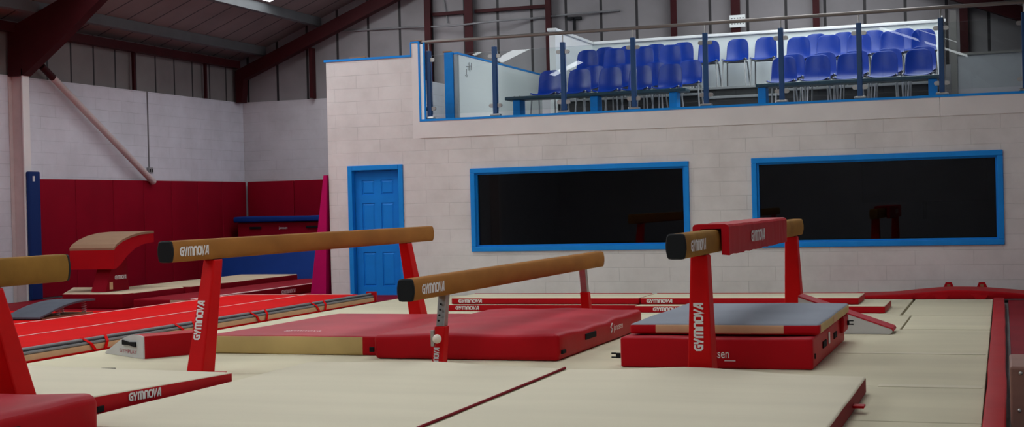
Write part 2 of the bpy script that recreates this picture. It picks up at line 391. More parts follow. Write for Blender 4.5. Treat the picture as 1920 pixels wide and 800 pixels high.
def portal(y0, y1, haunch, name='portal_frame'):
    b = MB(); u0, t0 = (3.80, 4.06) if haunch else (3.714, 3.96)
    def side(mir):
        X = lambda x: (2 * RX - x) if mir else x
        if haunch:
            lo = [(-14.01, 3.36), (-13.74, 3.36), (-13.08, 3.83), (-12.13, u0 + SL * (-12.13 - XL)), (RX, u0 + SL * (RX - XL))]
        else:
            lo = [(-13.98, 3.36), (-13.84, 3.36), (-13.80, u0 + SL * (-13.80 - XL)), (RX, u0 + SL * (RX - XL))]
        pts = lo + [(RX, t0 + SL * (RX - XL)), (-13.98, t0 + SL * (-13.98 - XL))]
        b.prism([(X(x), z) for x, z in pts], 'y', y0, y1, 'steel_red')
    side(False); side(True)
    struct(b.build(name))
portal(17.10, 17.28, True); portal(23.60, 23.78, False)
for yy in (11.1, 4.8, -1.5): portal(yy, yy + .2, True)
for yy in (17.10, 11.1, 4.8, -1.5):
    for mir in (False, True):
        X = (lambda x: 2 * RX - x) if mir else (lambda x: x)
        b = MB(); xa, xb = sorted((X(-14.0), X(-13.77))); b.box(xa, xb, yy + .07, yy + .13, FZ, 3.36, 'steel_pink')  # web pinker than the flange: its shade is put into the colour
        xa, xb = sorted((X(-13.77), X(-13.75))); b.box(xa, xb, yy, yy + .15, FZ, 3.46 if not mir else 3.36, 'plaster')
        xa, xb = sorted((X(-14.015), X(-14.0))); b.box(xa, xb, yy, yy + .2, FZ, 3.36, 'steel_pink')
        struct(b.build('steel_column'))
# purlins (Z sections) and eaves beams
for i in range(6):
    for mir in (False, True):
        x = -13.5 + 1.21 * i; b = MB()
        u = 4.06 + SL * (x - XL)
        prof = [(x - .03, u), (x + .035, u + .02), (x + .035, u + .03), (x + .0, u + .03), (x + .0, u + .165), (x - .045, u + .15), (x - .045, u + .14), (x - .012, u + .14), (x - .012, u + .02), (x - .03, u + .01)]
        prof = [(x - .03, u - .005), (x + .03, u + .012), (x + .03, u + .175), (x - .03, u + .16)]
        if mir: prof = [(2 * RX - px_, z) for px_, z in prof]
        b.prism(prof, 'y', YN, 23.92, 'purlin'); struct(b.build('purlin'))
for mir in (False, True):
    x0, x1 = (-14.0, -13.86)
    if mir: x0, x1 = 2 * RX - x1, 2 * RX - x0
    b = MB(); b.box(x0, x1, YN, 23.60, 4.02, 4.16, 'steel_red'); struct(b.build('eaves_beam'))
# gable posts, rail
for x, w, dep in ((-12.43, .065, .10), (-9.99, .12, .10), (-9.17, .16, .16), (-5.34, .11, .12), (-4.26, .16, .16), (-2.90, .11, .12), (-7.64, .10, .10), (-.54, .13, .12)):
    b = MB(); z1 = (3.714 + SL * ((x - XL) if x < RX else (2 * RX - XL - x)))
    b.box(x - w / 2, x + w / 2, YB - .16, YB - .16 + .02, 3.39, z1, 'steel_red'); b.box(x - .01, x + .01, YB - .14, YB + .03, 3.39, z1, 'steel_red')
    struct(b.build('gable_post'))
b = MB(); b.box(-9.93, -9.25, YB - .05, YB + .02, 4.80, 4.86, 'steel_red'); b.box(-9.09, -7.69, YB - .05, YB + .02, 4.80, 4.86, 'steel_red'); struct(b.build('gable_rail'))
# side-wall sheeting posts
for y in (19.83 + .4, 22.5):
    b = MB(); b.box(-14.0, -13.95, y, y + .045, 3.38, 4.02, 'steel_red'); struct(b.build('sheeting_post'))
# diagonal brace
b = MB(); p0 = Vector((-13.88, 17.72, 3.56)); p1 = Vector((-13.88, 20.62, 1.80)); pm = p0.lerp(p1, .09)
b.tube([p0, pm], .055, 'steel_red', 12); b.tube([pm, p1], .055, 'steel_pink', 12); struct(b.build('wall_brace'))

# ------------------------------------------------------------------ viewing-room block
FY = 18.15
W1 = (-7.03, -3.92, .61, 1.775); W2 = (-3.09, 0.01, .615, 1.785); D1 = (-8.93, -8.06, FZ, 1.87)
b = MB(); T = .2
def wall_piece(x0, x1, z0, z1): b.box(x0, x1, FY, FY + T, z0, z1, 'block_x')
wall_piece(-9.24, D1[0], FZ, 3.39); wall_piece(D1[0], D1[1], D1[3], 3.39); wall_piece(D1[1], -7.885, FZ, 3.39)
wall_piece(-7.885, W1[0], FZ, 2.23); wall_piece(W1[0], W1[1], FZ, W1[2]); wall_piece(W1[0], W1[1], W1[3], 2.23)
wall_piece(W1[1], W2[0], FZ, 2.23); wall_piece(W2[0], W2[1], FZ, W2[2]); wall_piece(W2[0], W2[1], W2[3], 2.23); wall_piece(W2[1], XR, FZ, 2.23)
b.box(-7.885, -7.78, FY, FY + T, 2.23, 3.585, 'plaster')
b.box(-7.78, -.72, FY - .012, FY + T, 2.23, 2.465, 'plaster'); b.box(-.715, XR, FY - .012, FY + T, 2.23, 2.465, 'plaster')
b.box(-9.24, -9.04, FY + T, YB, FZ, 2.3, 'block_y'); b.box(-9.24, -9.14, FY + T, YB, 2.3, 3.39, 'block_y')
struct(b.build('wall_viewing_room'))
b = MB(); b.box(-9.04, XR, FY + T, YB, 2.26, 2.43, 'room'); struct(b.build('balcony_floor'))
b = MB(); b.box(-7.775, XR, FY - .02, FY + T + .02, 2.465, 2.495, 'blue_paint'); struct(b.build('trim_1'))
b = MB(); b.box(-9.27, -7.885, FY - .015, FY + T + .02, 3.39, 3.42, 'blue_paint'); struct(b.build('trim_2'))
b = MB(); b.box(-7.895, -7.77, FY - .012, FY + T + .02, 3.585, 3.605, 'blue_paint')
b.box(-7.90, -7.886, FY - .012, FY - .0, 3.42, 3.585, 'blue_paint'); struct(b.build('trim_3'))
b = MB(); b.box(-7.779, -7.755, FY - .012, FY + .02, 2.495, 3.585, 'blue_paint'); b.box(-7.755, -7.70, FY + .0, FY + .02, 2.495, 3.56, 'gloss_white')
b.box(-7.70, -7.68, FY - .012, FY + .02, 2.495, 3.585, 'blue_paint'); struct(b.build('trim_4'))
for lab, x0, x1, z in (('bare timber offcut lying on the low parapet above the blue door', -8.88, -8.62, 3.42), ('bare timber offcut lying on top of the tall white pier', -7.91, -7.75, 3.605)):
    b = MB(); b.box(x0, x1, FY + .02, FY + .18, z, z + .022, 'wood', .004); onemesh(b, 'timber_offcut', 'wood', lab, 'timber offcut')

def window(n, W):
    x0, x1, z0, z1 = W; f = .068
    b = MB(); y0, y1 = FY - .03, FY + .09
    b.box(x0, x1, y0, y1, z1 - f, z1, 'blue_paint', .008); b.box(x0, x1, y0, y1, z0, z0 + f, 'blue_paint', .008)
    b.box(x0, x0 + f, y0, y1, z0 + f, z1 - f, 'blue_paint', .008); b.box(x1 - f, x1, y0, y1, z0 + f, z1 - f, 'blue_paint', .008)
    g = .022
    for (a, c, d, e) in ((x0 + f, x1 - f, z1 - f - g, z1 - f), (x0 + f, x1 - f, z0 + f, z0 + f + g), (x0 + f, x0 + f + g, z0 + f + g, z1 - f - g), (x1 - f - g, x1 - f, z0 + f + g, z1 - f - g)):
        b.box(a, c, y0 + .05, y1, d, e, 'blue_paint')
    w = struct(b.build('window_%d' % n))
    b = MB(); b.box(x0 + f + g, x1 - f - g, FY + .055, FY + .063, z0 + f + g, z1 - f - g, 'win_glass'); b.build('pane', None, w)
window(1, W1); window(2, W2)
# door
x0, x1, z0, z1 = D1; b = MB(); f = .07
b.box(x0, x0 + f, FY - .025, FY + .12, z0, z1, 'blue_paint', .006); b.box(x1 - f, x1, FY - .025, FY + .12, z0, z1, 'blue_paint', .006); b.box(x0 + f, x1 - f, FY - .025, FY + .12, z1 - f, z1, 'blue_paint', .006)
dr = struct(b.build('door_1'))
b = MB(); lx0, lx1, lz1 = x0 + f + .004, x1 - f - .004, z1 - f - .004; ly = FY + .07
b.box(lx0, lx1, ly + .012, ly + .05, z0 + .01, lz1, 'door_blue')
wd = lx1 - lx0; st = .11; mid = .10; pw = (wd - 2 * st - mid) / 2
cols = [(lx0 + st, lx0 + st + pw), (lx1 - st - pw, lx1 - st)]; rows = [(.13, .62), (.74, 1.33), (1.45, 1.66)]
b.box(lx0, lx0 + st, ly, ly + .012, z0 + .01, lz1, 'door_blue'); b.box(lx1 - st, lx1, ly, ly + .012, z0 + .01, lz1, 'door_blue'); b.box(cols[0][1], cols[1][0], ly, ly + .012, z0 + .01, lz1, 'door_blue')
zz = [z0 + .01] + [v for r in rows for v in r] + [lz1]
for i in range(0, len(zz), 2):
    for c in cols: b.box(c[0], c[1], ly, ly + .012, zz[i], zz[i + 1], 'door_blue')
for c in cols:
    for r in rows:
        i_ = .032
        b.mesh([(c[0] + .012, ly + .012, r[0] + .012), (c[1] - .012, ly + .012, r[0] + .012), (c[1] - .012, ly + .012, r[1] - .012), (c[0] + .012, ly + .012, r[1] - .012),
                (c[0] + i_, ly + .002, r[0] + i_), (c[1] - i_, ly + .002, r[0] + i_), (c[1] - i_, ly + .002, r[1] - i_), (c[0] + i_, ly + .002, r[1] - i_)],
               [(0, 1, 5, 4), (1, 2, 6, 5), (2, 3, 7, 6), (3, 0, 4, 7), (4, 5, 6, 7)], 'door_blue')
b.build('door_leaf', None, dr)
# inside the dark room
b = MB(); b.box(-1.95, -.2, 20.9, 20.95, 1.15, 1.95, 'screen', .01)
tv = thing('wall_screen', 'large dark flat screen faintly seen through the right window', 'screen', (-1.1, 20.93, 1.15))
b.build('screen_panel', None, tv)
b = MB(); b.box(-1.2, -.95, 20.95, 21.0, 1.4, 1.7, 'black'); b.box(-1.1, -1.05, 20.95, 21.0, .9, 1.4, 'black'); b.build('wall_bracket', None, tv)
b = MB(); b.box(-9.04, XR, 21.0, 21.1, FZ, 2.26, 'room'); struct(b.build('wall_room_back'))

# ------------------------------------------------------------------ balustrade
PX = [-7.645, -6.65, -5.65, -4.66, -3.675, -2.68, -1.69, -.69, .29]
GY = FY + .06
ordw = ['first', 'second', 'third', 'fourth', 'fifth', 'sixth', 'seventh', 'eighth', 'ninth', 'tenth', 'eleventh']
def make_post(x):
    t = thing('balustrade_post', '', 'post', (x, GY, 2.495), 'balustrade posts along the balcony edge')
    b = MB(); b.box(x - .032, x + .032, GY - .032, GY + .032, 2.52, 3.465, 'post_blue', .006); b.build('upright', None, t)
    b = MB(); b.box(x - .075, x + .075, GY - .045, GY + .045, 2.495, 2.53, 'steel', .01); b.build('base_shoe', None, t)
    b = MB(); b.tube([(x, GY, 3.465), (x, GY, 3.57)], .009, 'steel'); b.build('rail_pin', None, t)
    for z in (3.335, 2.645):
        for sx in (-1, 1):
            b = MB(); n = 10
            xa = x + sx * .033; xe = x + sx * .095; r = .026
            pts = [(xa, z - r), ] + [(xe + sx * r * math.cos(a) - sx * r, z + r * math.sin(a)) for a in [(-.5 + k / n) * math.pi for k in range(n + 1)]] + [(xa, z + r)]
            b.prism(pts, 'y', GY - .018, GY - .006, 'steel'); b.prism(pts, 'y', GY + .006, GY + .018, 'steel'); b.build('glass_clamp', None, t)
    return t
p0 = make_post(PX[0])
for i, x in enumerate(PX):
    p = p0 if i == 0 else copy_tree(p0)
    p.location.x = x
    p['label'] = ('navy blue balustrade post beside the white pier, leftmost on the balcony edge', 'navy blue balustrade post second from left, in front of the white board', 'navy blue balustrade post in front of the leftmost front-row chair',
                  'navy blue balustrade post fourth from left, before the left chair block', 'navy blue balustrade post at the left of the open aisle', 'navy blue balustrade post at the first chair right of the aisle',
                  'navy blue balustrade post before the middle of the right chair block', 'navy blue balustrade post at the right end of the tiered seating', 'navy blue balustrade post at the right edge of the photo')[i]
for i in range(8):
    b = MB(); b.box(PX[i] + .045, PX[i + 1] - .045, GY - .005, GY + .005, 2.56, 3.40, 'glass')
    onemesh(b, 'glass_panel', 'glass', 'clear balustrade glass pane, %s from the left along the balcony' % ordw[i], 'glass panel', 'balustrade glass panes')
b = MB(); b.tube([(-7.76, GY, 3.592), (XR - .01, GY, 3.592)], .024, 'rail', 14); onemesh(b, 'handrail', 'rail', 'long brushed steel handrail running above the balcony glass', 'handrail')

# ------------------------------------------------------------------ balcony furniture
T0, T1, T2, T3 = 2.43, 2.545, 2.895, 3.06
st = thing('tiered_stand', 'dark tiered seating stand with white back and side panels on the balcony', 'seating stand', (-3.7, 21.6, T0))
XS0, XS1 = -6.62, -.85
def step(x0, x1, y0, y1, z, nose=True):
    b = MB(); b.box(x0, x1, y0 + .03, y1, T0, z, 'dark_ply'); o = b.build('step', None, st)
    b = MB(); b.box(x0, x1, y0, y0 + .03, z - .035, z + .003, 'nosing', .004); b.build('nosing', None, o)
step(XS0, -4.2, 20.12, 21.0, T1); step(-3.12, XS1, 20.12, 21.0, T1)
step(XS0, -4.2, 21.0, 22.1, T2); step(-3.12, XS1, 21.0, 22.1, T2); step(-4.2, -3.12, 21.0, 22.1, 2.83)
step(XS0, XS1, 22.1, 23.08, T3)
b = MB(); b.box(XS0 - .10, XS1 + .04, 23.08, 23.14, T0, 3.98, 'panel'); b.build('back_panel', None, st)
b = MB(); b.box(XS0 - .10, XS0, 20.95, 23.08, T0, 3.98, 'panel'); b.build('side_panel', None, st)
b = MB(); b.box(XS1, XS1 + .04, 22.2, 23.08, T0, 3.98, 'panel'); b.build('side_panel', None, st)
b = MB(); b.box(XS0 - .13, XS1 + .06, 23.04, 23.17, 3.98, 4.03, 'panel', .01); b.box(XS0 - .13, XS0 + .03, 20.92, 23.04, 3.98, 4.03, 'panel', .01); b.build('cap_rail', None, st)

wb = thing('whiteboard_partition', 'white board partition with blue cap and blue end post beside the balcony stairs', 'partition', (-7.65, 21.0, T0))
b = MB(); b.box(-7.66, -7.60, 19.26, 23.2, T0, 3.51, 'panel'); b.build('board', None, wb)
b = MB(); b.box(-7.67, -7.605, 19.215, 19.26, T0, 3.51, 'panel_grey'); b.build('edge_strip', None, wb)
b = MB(); b.box(-7.81, -7.672, 19.19, 19.26, T0, 3.545, 'blue_paint', .006); b.build('end_post', None, wb)
b = MB(); b.box(-7.83, -7.70, 19.19, 19.24, 3.546, 3.565, 'wood'); b.build('timber_cap', None, wb)
b = MB(); b.box(-7.67, -7.59, 19.215, 23.2, 3.511, 3.54, 'blue_paint'); b.build('top_cap', None, wb)
b = MB()
for y, za, zb in ((19.62, 3.30, 3.42), (19.66, 3.31, 3.43), (19.70, 3.29, 3.40), (19.55, 3.22, 3.32), (19.75, 3.32, 3.43)):
    b.tube([(-7.597, y, za), (-7.597, y + .01, zb)], .003, 'black', 5)
b.tube([(-7.597, 19.5, 3.22), (-7.597, 19.57, 3.2), (-7.597, 19.6, 3.24)], .003, 'black', 5); b.tube([(-7.597, 19.55, 3.36), (-7.597, 19.78, 3.37)], .003, 'black', 5)
b.build('pen_scribble', None, wb)
b = MB(); b.box(-.60, .95, 22.0, 22.06, T0, 3.34, 'grey_wall'); b.box(-.60, .95, 21.98, 22.08, 3.34, 3.375, 'olive')
onemesh(b, 'partition_panel', None, 'low dark grey partition behind the glass at the right end of the balcony', 'partition')
b = MB(); b.box(-.70, -.605, 21.98, 22.08, T0, 4.02, 'olive'); onemesh(b, 'partition_post', None, 'olive grey post standing just right of the tiered seating', 'post')

def bench(x0, x1, legs, label):
    t = thing('bench', label, 'bench', ((x0 + x1) / 2, 19.18, T0), 'long benches in front of the chairs')
    b = MB(); b.box(x0, x1, 19.03, 19.33, 2.775, 2.825, 'bench', .012); b.build('bench_top', None, t)
    for x in legs:
        b = MB(); b.box(x - .055, x + .055, 19.06, 19.30, T0, 2.775, 'blue_paint', .008); b.build('leg', None, t)
        for sx in (-.04, .04):
            b = MB(); b.sphere((x + sx, 19.10, 2.826), .012, 'steel'); b.build('bolt', None, t)
    return t
bench(-6.81, -4.13, (-6.64, -5.47, -4.32), 'dark topped bench with blue legs before the left block of chairs')
bench(-3.16, -.74, (-3.08, -.84), 'dark topped bench with blue legs before the right block of chairs')

# chairs
def make_chair():
    t = thing('stacking_chair', '', 'chair', (0, 0, 0))
    # shell: profile (y, z) with y+ = rear
    prof = [(-.215, .435), (-.20, .462), (-.12, .455), (0, .448), (.10, .450), (.155, .475), (.185, .54), (.205, .64), (.222, .76), (.232, .83)]
    hw = [.18, .19, .197, .197, .193, .186, .184, .182, .174, .138]
    rings = []
    for (y, z), w in zip(prof, hw):
        row = []
        for k in range(9):
            u = -1 + k / 4
            dish = .018 * (1 - u * u)
            if z < .47: row.append(Vector((u * w, y, z - dish + (.012 if abs(u) > .9 else 0))))
            else: row.append(Vector((u * w, y + dish - .02 * (abs(u) ** 2), z - (.03 * max(0, abs(u) - .6) / .4 if z > .8 else 0))))
        rings.append(row)
    b = MB(); b.loft(rings, 'chair', True, caps=False, closed=False)
    o = b.build('shell', None, t)
    md = o.modifiers.new('thick', 'SOLIDIFY'); md.thickness = .007; md.offset = 0
    md = o.modifiers.new('sub', 'SUBSURF'); md.levels = 1; md.render_levels = 1
    for sx in (-1, 1):
        b = MB(); b.tube([(sx * .175, -.15, .43), (sx * .20, -.20, 0.008)], .012, 'chrome', 8); b.build('leg', None, t)
        b = MB(); b.tube([(sx * .165, .13, .43), (sx * .19, .22, 0.008)], .012, 'chrome', 8); b.build('leg', None, t)
    b = MB()
    for sx in (-1, 1): b.tube([(sx * .175, -.15, .43), (sx * .165, .13, .43)], .012, 'chrome', 8)
    b.tube([(-.175, -.15, .43), (.175, -.15, .43)], .012, 'chrome', 8); b.tube([(-.165, .13, .43), (.165, .13, .43)], .012, 'chrome', 8); b.build('seat_frame', None, t)
    for sx in (-1, 1):
        b = MB(); b.sphere((sx * .190, -.16, .456), .014, 'chrome'); b.build('bracket', None, t)
    return t
CH = make_chair(); first = [True]
def chair(x, yback, z, label, group):
    c = CH if first[0] else copy_tree(CH); first[0] = False
    c.location = (x + .0, yback - .23, z + .002); c.rotation_euler = (0, 0, math.radians(random.uniform(-1.5, 1.5)))
    c['label'] = label; c['group'] = group
rows = [('front row', 19.86, T0, [-6.36, -5.9, -5.42, -4.97, -4.52], [-2.88, -2.42, -1.97, -1.51, -1.05]),
        ('second row', 20.65, T1, [-5.9, -5.43, -4.94, -4.39], [-2.87, -2.42, -1.96, -1.49, -1.03]),
        ('third row', 21.55, T2, [-6.26, -5.81, -5.35, -4.9], [-2.9, -2.45, -2.0, -1.52, -1.06])]
for rn, y, z, L, R in rows:
    for i, x in enumerate(L): chair(x, y, z, 'blue plastic chair in the %s left of the aisle, %s from the left' % (rn, ordw[i]), 'blue chairs in the ' + rn)
    for i, x in enumerate(R): chair(x, y, z, 'blue plastic chair in the %s right of the aisle, %s from the left' % (rn, ordw[i]), 'blue chairs in the ' + rn)
BR = [-6.30, -5.88, -5.42, -4.96, -4.52, -4.05, -3.59, -2.78, -2.34, -1.88, -1.42]
for i, x in enumerate(BR):
    if 4 <= i <= 6: lab = 'blue plastic chair standing alone on the top tier above the aisle, %s of three' % ('leftmost', 'middle', 'rightmost')[i - 4]
    elif i < 4: lab = 'blue plastic chair in the top row behind the left block, %s from the left' % ordw[i]
    else: lab = 'blue plastic chair in the top row behind the right block, %s from the left' % ordw[i - 7]
    chair(x, 22.75, T3, lab, 'blue chairs in the top row')

# gable fittings
t = thing('wall_notice', 'small white panel with two rows of marks on a dark red gable post', 'sign', (-4.22, YB - .17, 4.19))
b = MB(); b.box(-4.36, -4.09, YB - .19, YB - .165, 4.20, 4.41, 'panel', .004); b.build('panel', None, t)
b = MB()
for z in (4.25, 4.345):
    for k in range(5): b.box(-4.33 + k * .048, -4.305 + k * .048, YB - .192, YB - .19, z, z + .02, 'socket')
b.build('marks', None, t)
b = MB(); b.box(-7.22, -7.18, YB - .02, YB + .035, 4.33, 4.58, 'black'); b.box(-7.33, -7.06, YB - .02, YB + .035, 4.55, 4.60, 'black')
onemesh(b, 'tee_bracket', None, 'black tee shaped bracket fixed high on the gable sheets', 'bracket')
b = MB(); b.tube([(-12.25, YB + .01, 4.66), (-11.63, YB + .01, 4.64), (-10.5, YB + .0, 4.63), (-9.5, YB - .19, 4.57), (-8.6, YB - .19, 4.60), (-7.94, YB - .0, 4.63), (-7.2, YB - .05, 4.65), (-6.35, YB - .0, 4.66)], .018, 'cable', 8)
onemesh(b, 'cable_run', None, 'grey cable sagging across the gable sheets below the rafter', 'cable')
b = MB(); b.tube([(-9.75, YB - .0, 5.3), (-9.7, YB - .0, 5.0), (-9.65, YB - .0, 4.66)], .014, 'cable', 8)
onemesh(b, 'cable_drop', None, 'thin grey cable hanging down the gable left of the thick red post', 'cable')
b = MB(); b.box(XL, XL + .02, 20.682, 20.698, 2.06, 3.38, 'cable'); onemesh(b, 'conduit', None, 'thin grey conduit running down the white side wall to a socket', 'conduit')
t = thing('socket_box', 'small grey socket box on the white side wall above the red pads', 'socket', (XL, 20.69, 1.95))
b = MB(); b.box(XL + .001, XL + .05, 20.62, 20.76, 1.955, 2.058, 'socket', .006); b.build('box', None, t)
for dy in (-.03, .03):
    b = MB(); b.box(XL + .05, XL + .053, 20.69 + dy - .018, 20.69 + dy + .018, 1.98, 2.03, 'black'); b.build('outlet', None, t)

# ------------------------------------------------------------------ wall padding
ysm = [17.66, 18.54, 19.53, 20.40, 21.25, 22.1, 22.95, 23.83]
for i in range(len(ysm) - 1):
    b = MB(); b.soft(XL + .145 if False else -14.01, -13.93, ysm[i] + .004, ysm[i + 1] - .004, FZ + .05, 1.83, .02, .5)
    onemesh(b, 'wall_pad', 'red_pad', 'crimson wall pad on the left wall, %s back from the blue column pad' % ordw[i], 'wall pad', 'crimson pads on the left wall')
xsm = [-13.92, -12.9, -11.97, -11.04, -10.15, -9.26]
for i in range(len(xsm) - 1):
    b = MB(); b.soft(xsm[i] + .004, xsm[i + 1] - .004, 23.84, 23.92, FZ + .05, 1.83, .02, .5)
    onemesh(b, 'wall_pad', 'red_pad', 'crimson wall pad on the far wall, %s from the corner' % ordw[i], 'wall pad', 'crimson pads on the far wall')
t = thing('column_pad', 'tall navy blue pad strapped to the white steel column', 'column pad', (-13.7, 17.16, 0))
b = MB(); b.soft(-13.745, -13.675, 17.11, 17.36, 0.0, 1.93, .02, .5); b.build('pad', 'navy_pad', t)
b = MB(); b.box(-13.675, -13.672, 17.18, 17.23, 1.78, 1.86, 'wedge_white'); b.build('care_label', None, t)

# ------------------------------------------------------------------ floor mats
def floor_mat(x0, x1, y0, y1, label, m='cream', z1=0.0):
    b = MB(); b.soft(x0 + .004, x1 - .004, y0 + .004, y1 - .004, FZ, z1, .006, 1.0)
    return onemesh(b, 'floor_mat', m, label, 'floor mat', 'floor mats')
floor_mat(-7.9, -1.04, 15.01, 18.12, 'wide cream floor mat at the foot of the viewing room wall', 'cream')
floor_mat(-1.02, -.13, 15.035, 17.3, 'small cream floor mat at the far right end of the row', 'cream')
floor_mat(-7.9, -.93, 13.42, 15.0, 'cream floor mat behind the white and red wedge', 'cream')
floor_mat(-.92, -.13, 13.455, 14.995, 'small cream floor mat in front of the farthest small mat at right', 'cream')
floor_mat(-7.9, -.13, 11.38, 13.41, 'cream floor mat beside the far half of the stacked mats', 'cream')
floor_mat(-7.9, -.13, 9.41, 11.38, 'cream floor mat beside the red block under the grey mat', 'cream')
floor_mat(-7.9, -.13, 7.95, 9.41, 'cream floor mat along the right side of the front landing mat', 'cream')
floor_mat(-7.9, -.13, 3.0, 7.93, 'nearest cream floor mat at the bottom of the photo', 'cream')
floor_mat(-13.7, -7.92, 5.0, 15.3, 'red floor mat under the springboard', 'red_track')
floor_mat(-13.7, -7.92, 15.3, 23.5, 'red floor mat below the vaulting table and far landing mats', 'red_dark')
floor_mat(.03, .97, 8.6, 17.2, 'dark red floor mat beyond the red edge strip at the right', 'red_dark')
# light tape strips over two joints
for y, w, lab in ((11.38, .10, 'pale joint strip across the cream floor mats beside the stacked mats'), (9.43, .12, 'pale joint strip across the cream floor mats nearer the camera')):
    b = MB(); b.box(-1.28 if y > 10 else -.80, -.15, y - w / 2, y + w / 2, .0005, .004, 'cream2'); onemesh(b, 'joint_strip', None, lab, 'joint strip')
# red edge strip
b = MB(); b.soft(-.125, -.005, 3.2, 17.2, 0.0, .03, .012, .25, .012, 3.1, 1.2); onemesh(b, 'edge_padding', 'red', 'long red padded edge strip along the right side of the cream floor', 'edge padding')

# trampoline surround at the far right
t = thing('trampoline_padding', 'rumpled red trampoline padding with strap loops along the wall at far right', 'trampoline padding', (-.8, 17.4, 0))
def arch(p):
    u = (p.x + 2.3) / 2.9
    lift = .075 * math.exp(-((u - .62) / .26) ** 2) - .0 * u
    return Vector((p.x, p.y + .02 * math.sin(u * 9), p.z + (lift if p.z > .012 else 0)))
b = MB(); b.soft(-2.3, .55, 17.33, 17.95, 0.002, .035, .014, .08, .012, 5.0, 2.0, warp=arch); b.build('pad', 'red', t)
for x in (-.66, -.27):
    b = MB(); b.prism([(x - .075, .06), (x + .085, .06), (x + .04, .165), (x - .03, .165)], 'y', 17.96, 17.99, 'red'); o = b.build('strap_loop', None, t)
    b = MB(); b.prism([(x - .02, .07), (x + .03, .07), (x + .022, .14), (x - .012, .14)], 'y', 17.954, 17.96, 'wood'); b.build('webbing', None, o)
for x in (-1.12, -.72, -.28):
    b = MB(); b.prism([(x - .10, .055), (x + .10, .055), (x + .055, .003), (x - .045, .003)], 'y', 17.305, 17.325, 'red'); b.build('strap_tab', None, t)

# wooden box at right edge
t = thing('wooden_box', 'brown plywood box with bolt heads at the right edge of the photo', 'wooden box', (.3, 8.1, 0))
b = MB(); b.box(.015, .62, 7.93, 8.55, -.05, .315, 'box_wood', .012); b.build('carcass', None, t)
for x, z in ((.07, .28), (.06, .08), (.56, .28), (.56, .08)):
    b = MB(); b.sphere((x, 7.928, z), .011, 'steel'); b.build('bolt', None, t)

# ------------------------------------------------------------------ front landing mats
def hump(cx, amt, wid, far):
    def w(p):
        if p.z > .05:
            d = (p.y - far)
            p = Vector((p.x, p.y, p.z + amt * math.exp(-((p.x - cx) / wid) ** 2) * math.exp(d / .5)))
        return p
    return w
def cream_red(c, n): return 'cream2' if n.z > .35 else 'red_dark'
def slope_far(yl, yr, x0, x1, yfar):
    return lambda p: p
def landing(x0, x1, y0, far_fn, cx, amt, seed):
    far = far_fn((x0 + x1) / 2)
    h = hump(cx, amt, .45, far)
    def warp(p):
        k = (p.y - y0) / (far - y0)
        return h(Vector((p.x, y0 + k * (far_fn(p.x) - y0), p.z)))
    b = MB(); b.soft(x0, x1, y0, far, .002, .112, .016, .12, .006, seed, 1.3, warp=warp, mat_fn=cream_red)
    return b
tl = t = thing('landing_mat', 'large cream landing mat in the foreground left of the red seam', 'landing mat', (-3.9, 7.8, 0), 'foreground landing mats')
b = landing(-4.93, -2.860, 6.32, lambda x: 9.30 - .14 * max(0, (x + 3.9)), -4.0, .022, 1.0); b.build('body', None, t)
t = thing('landing_mat', 'large cream landing mat in the foreground right of the red seam', 'landing mat', (-1.84, 7.7, 0), 'foreground landing mats')
b = landing(-2.855, -.84, 6.32, lambda x: 9.13 - .06 * (x + 2.845), -1.95, .035, 2.4); b.build('body', None, t)
for y in (8.15, 7.05):
    b = MB(); b.box(-.842, -.775, y, y + .09, .035, .05, 'red', .004); b.build('strap_tab', None, t)
b = MB(); b.tube([(-2.869, 6.33, .113), (-2.869, 7.5, .115), (-2.869, 8.5, .117), (-2.869, 9.12, .120)], .009, 'red_dark', 8)
b.build('edge_piping', None, tl)['label'] = 'dark red edge piping'

# left landing mat with the red printed edge
t = thing('landing_mat', 'cream landing mat with a red printed edge beside the left foreground post', 'landing mat', (-6.0, 7.5, 0))
def tilt(p):
    k = (p.y - 6.75) / 1.55
    zs = .205 - .05 * min(1, max(0, k))
    far = .17 * (-(p.x + 4.98)) / 2.0
    return Vector((p.x, p.y + far * max(0, k), p.z * zs / .2 if p.z > .02 else p.z))
b = MB(); b.soft(-7.1, -4.985, 6.76, 8.28, .002, .2, .012, .15, .0, 1, 1, warp=tilt, mat_fn=lambda c, n: 'cream2' if n.z > .35 else 'red'); b.build('body', None, t)
logo('logo_lettering', t, (-4.98, 7.08, .125), (0, 1, -.03), (0, 0, 1), .052, .34)
b = MB(); b.box(-4.984, -4.972, 6.77, 6.83, .105, .14, 'handle', .003); b.build('velcro_tab', None, t)
b = MB(); b.tube([(-6.95, 9.35, .006), (-6.87, 9.42, .014), (-6.80, 9.50, .006)], .006, 'handle', 6); onemesh(b, 'strap_end', None, 'small black strap end lying on the cream floor near the white wedge', 'strap')

# crash mat bottom left
t = thing('crash_mat', 'puffy red crash mat with a black handle in the bottom left corner', 'crash mat', (-5.6, 5.2, 0))
b = MB(); b.soft(-6.7, -4.575, 4.2, 6.25, .002, .298, .06, .1, .03, 4.2, 1.8, mat_fn=lambda c, n: 'red_top' if n.z > .6 else 'red'); b.build('cover', None, t)
b = MB(); b.soft(-4.59, -4.56, 5.30, 5.60, .165, .225, .008, .1); b.build('handle', 'handle', t)

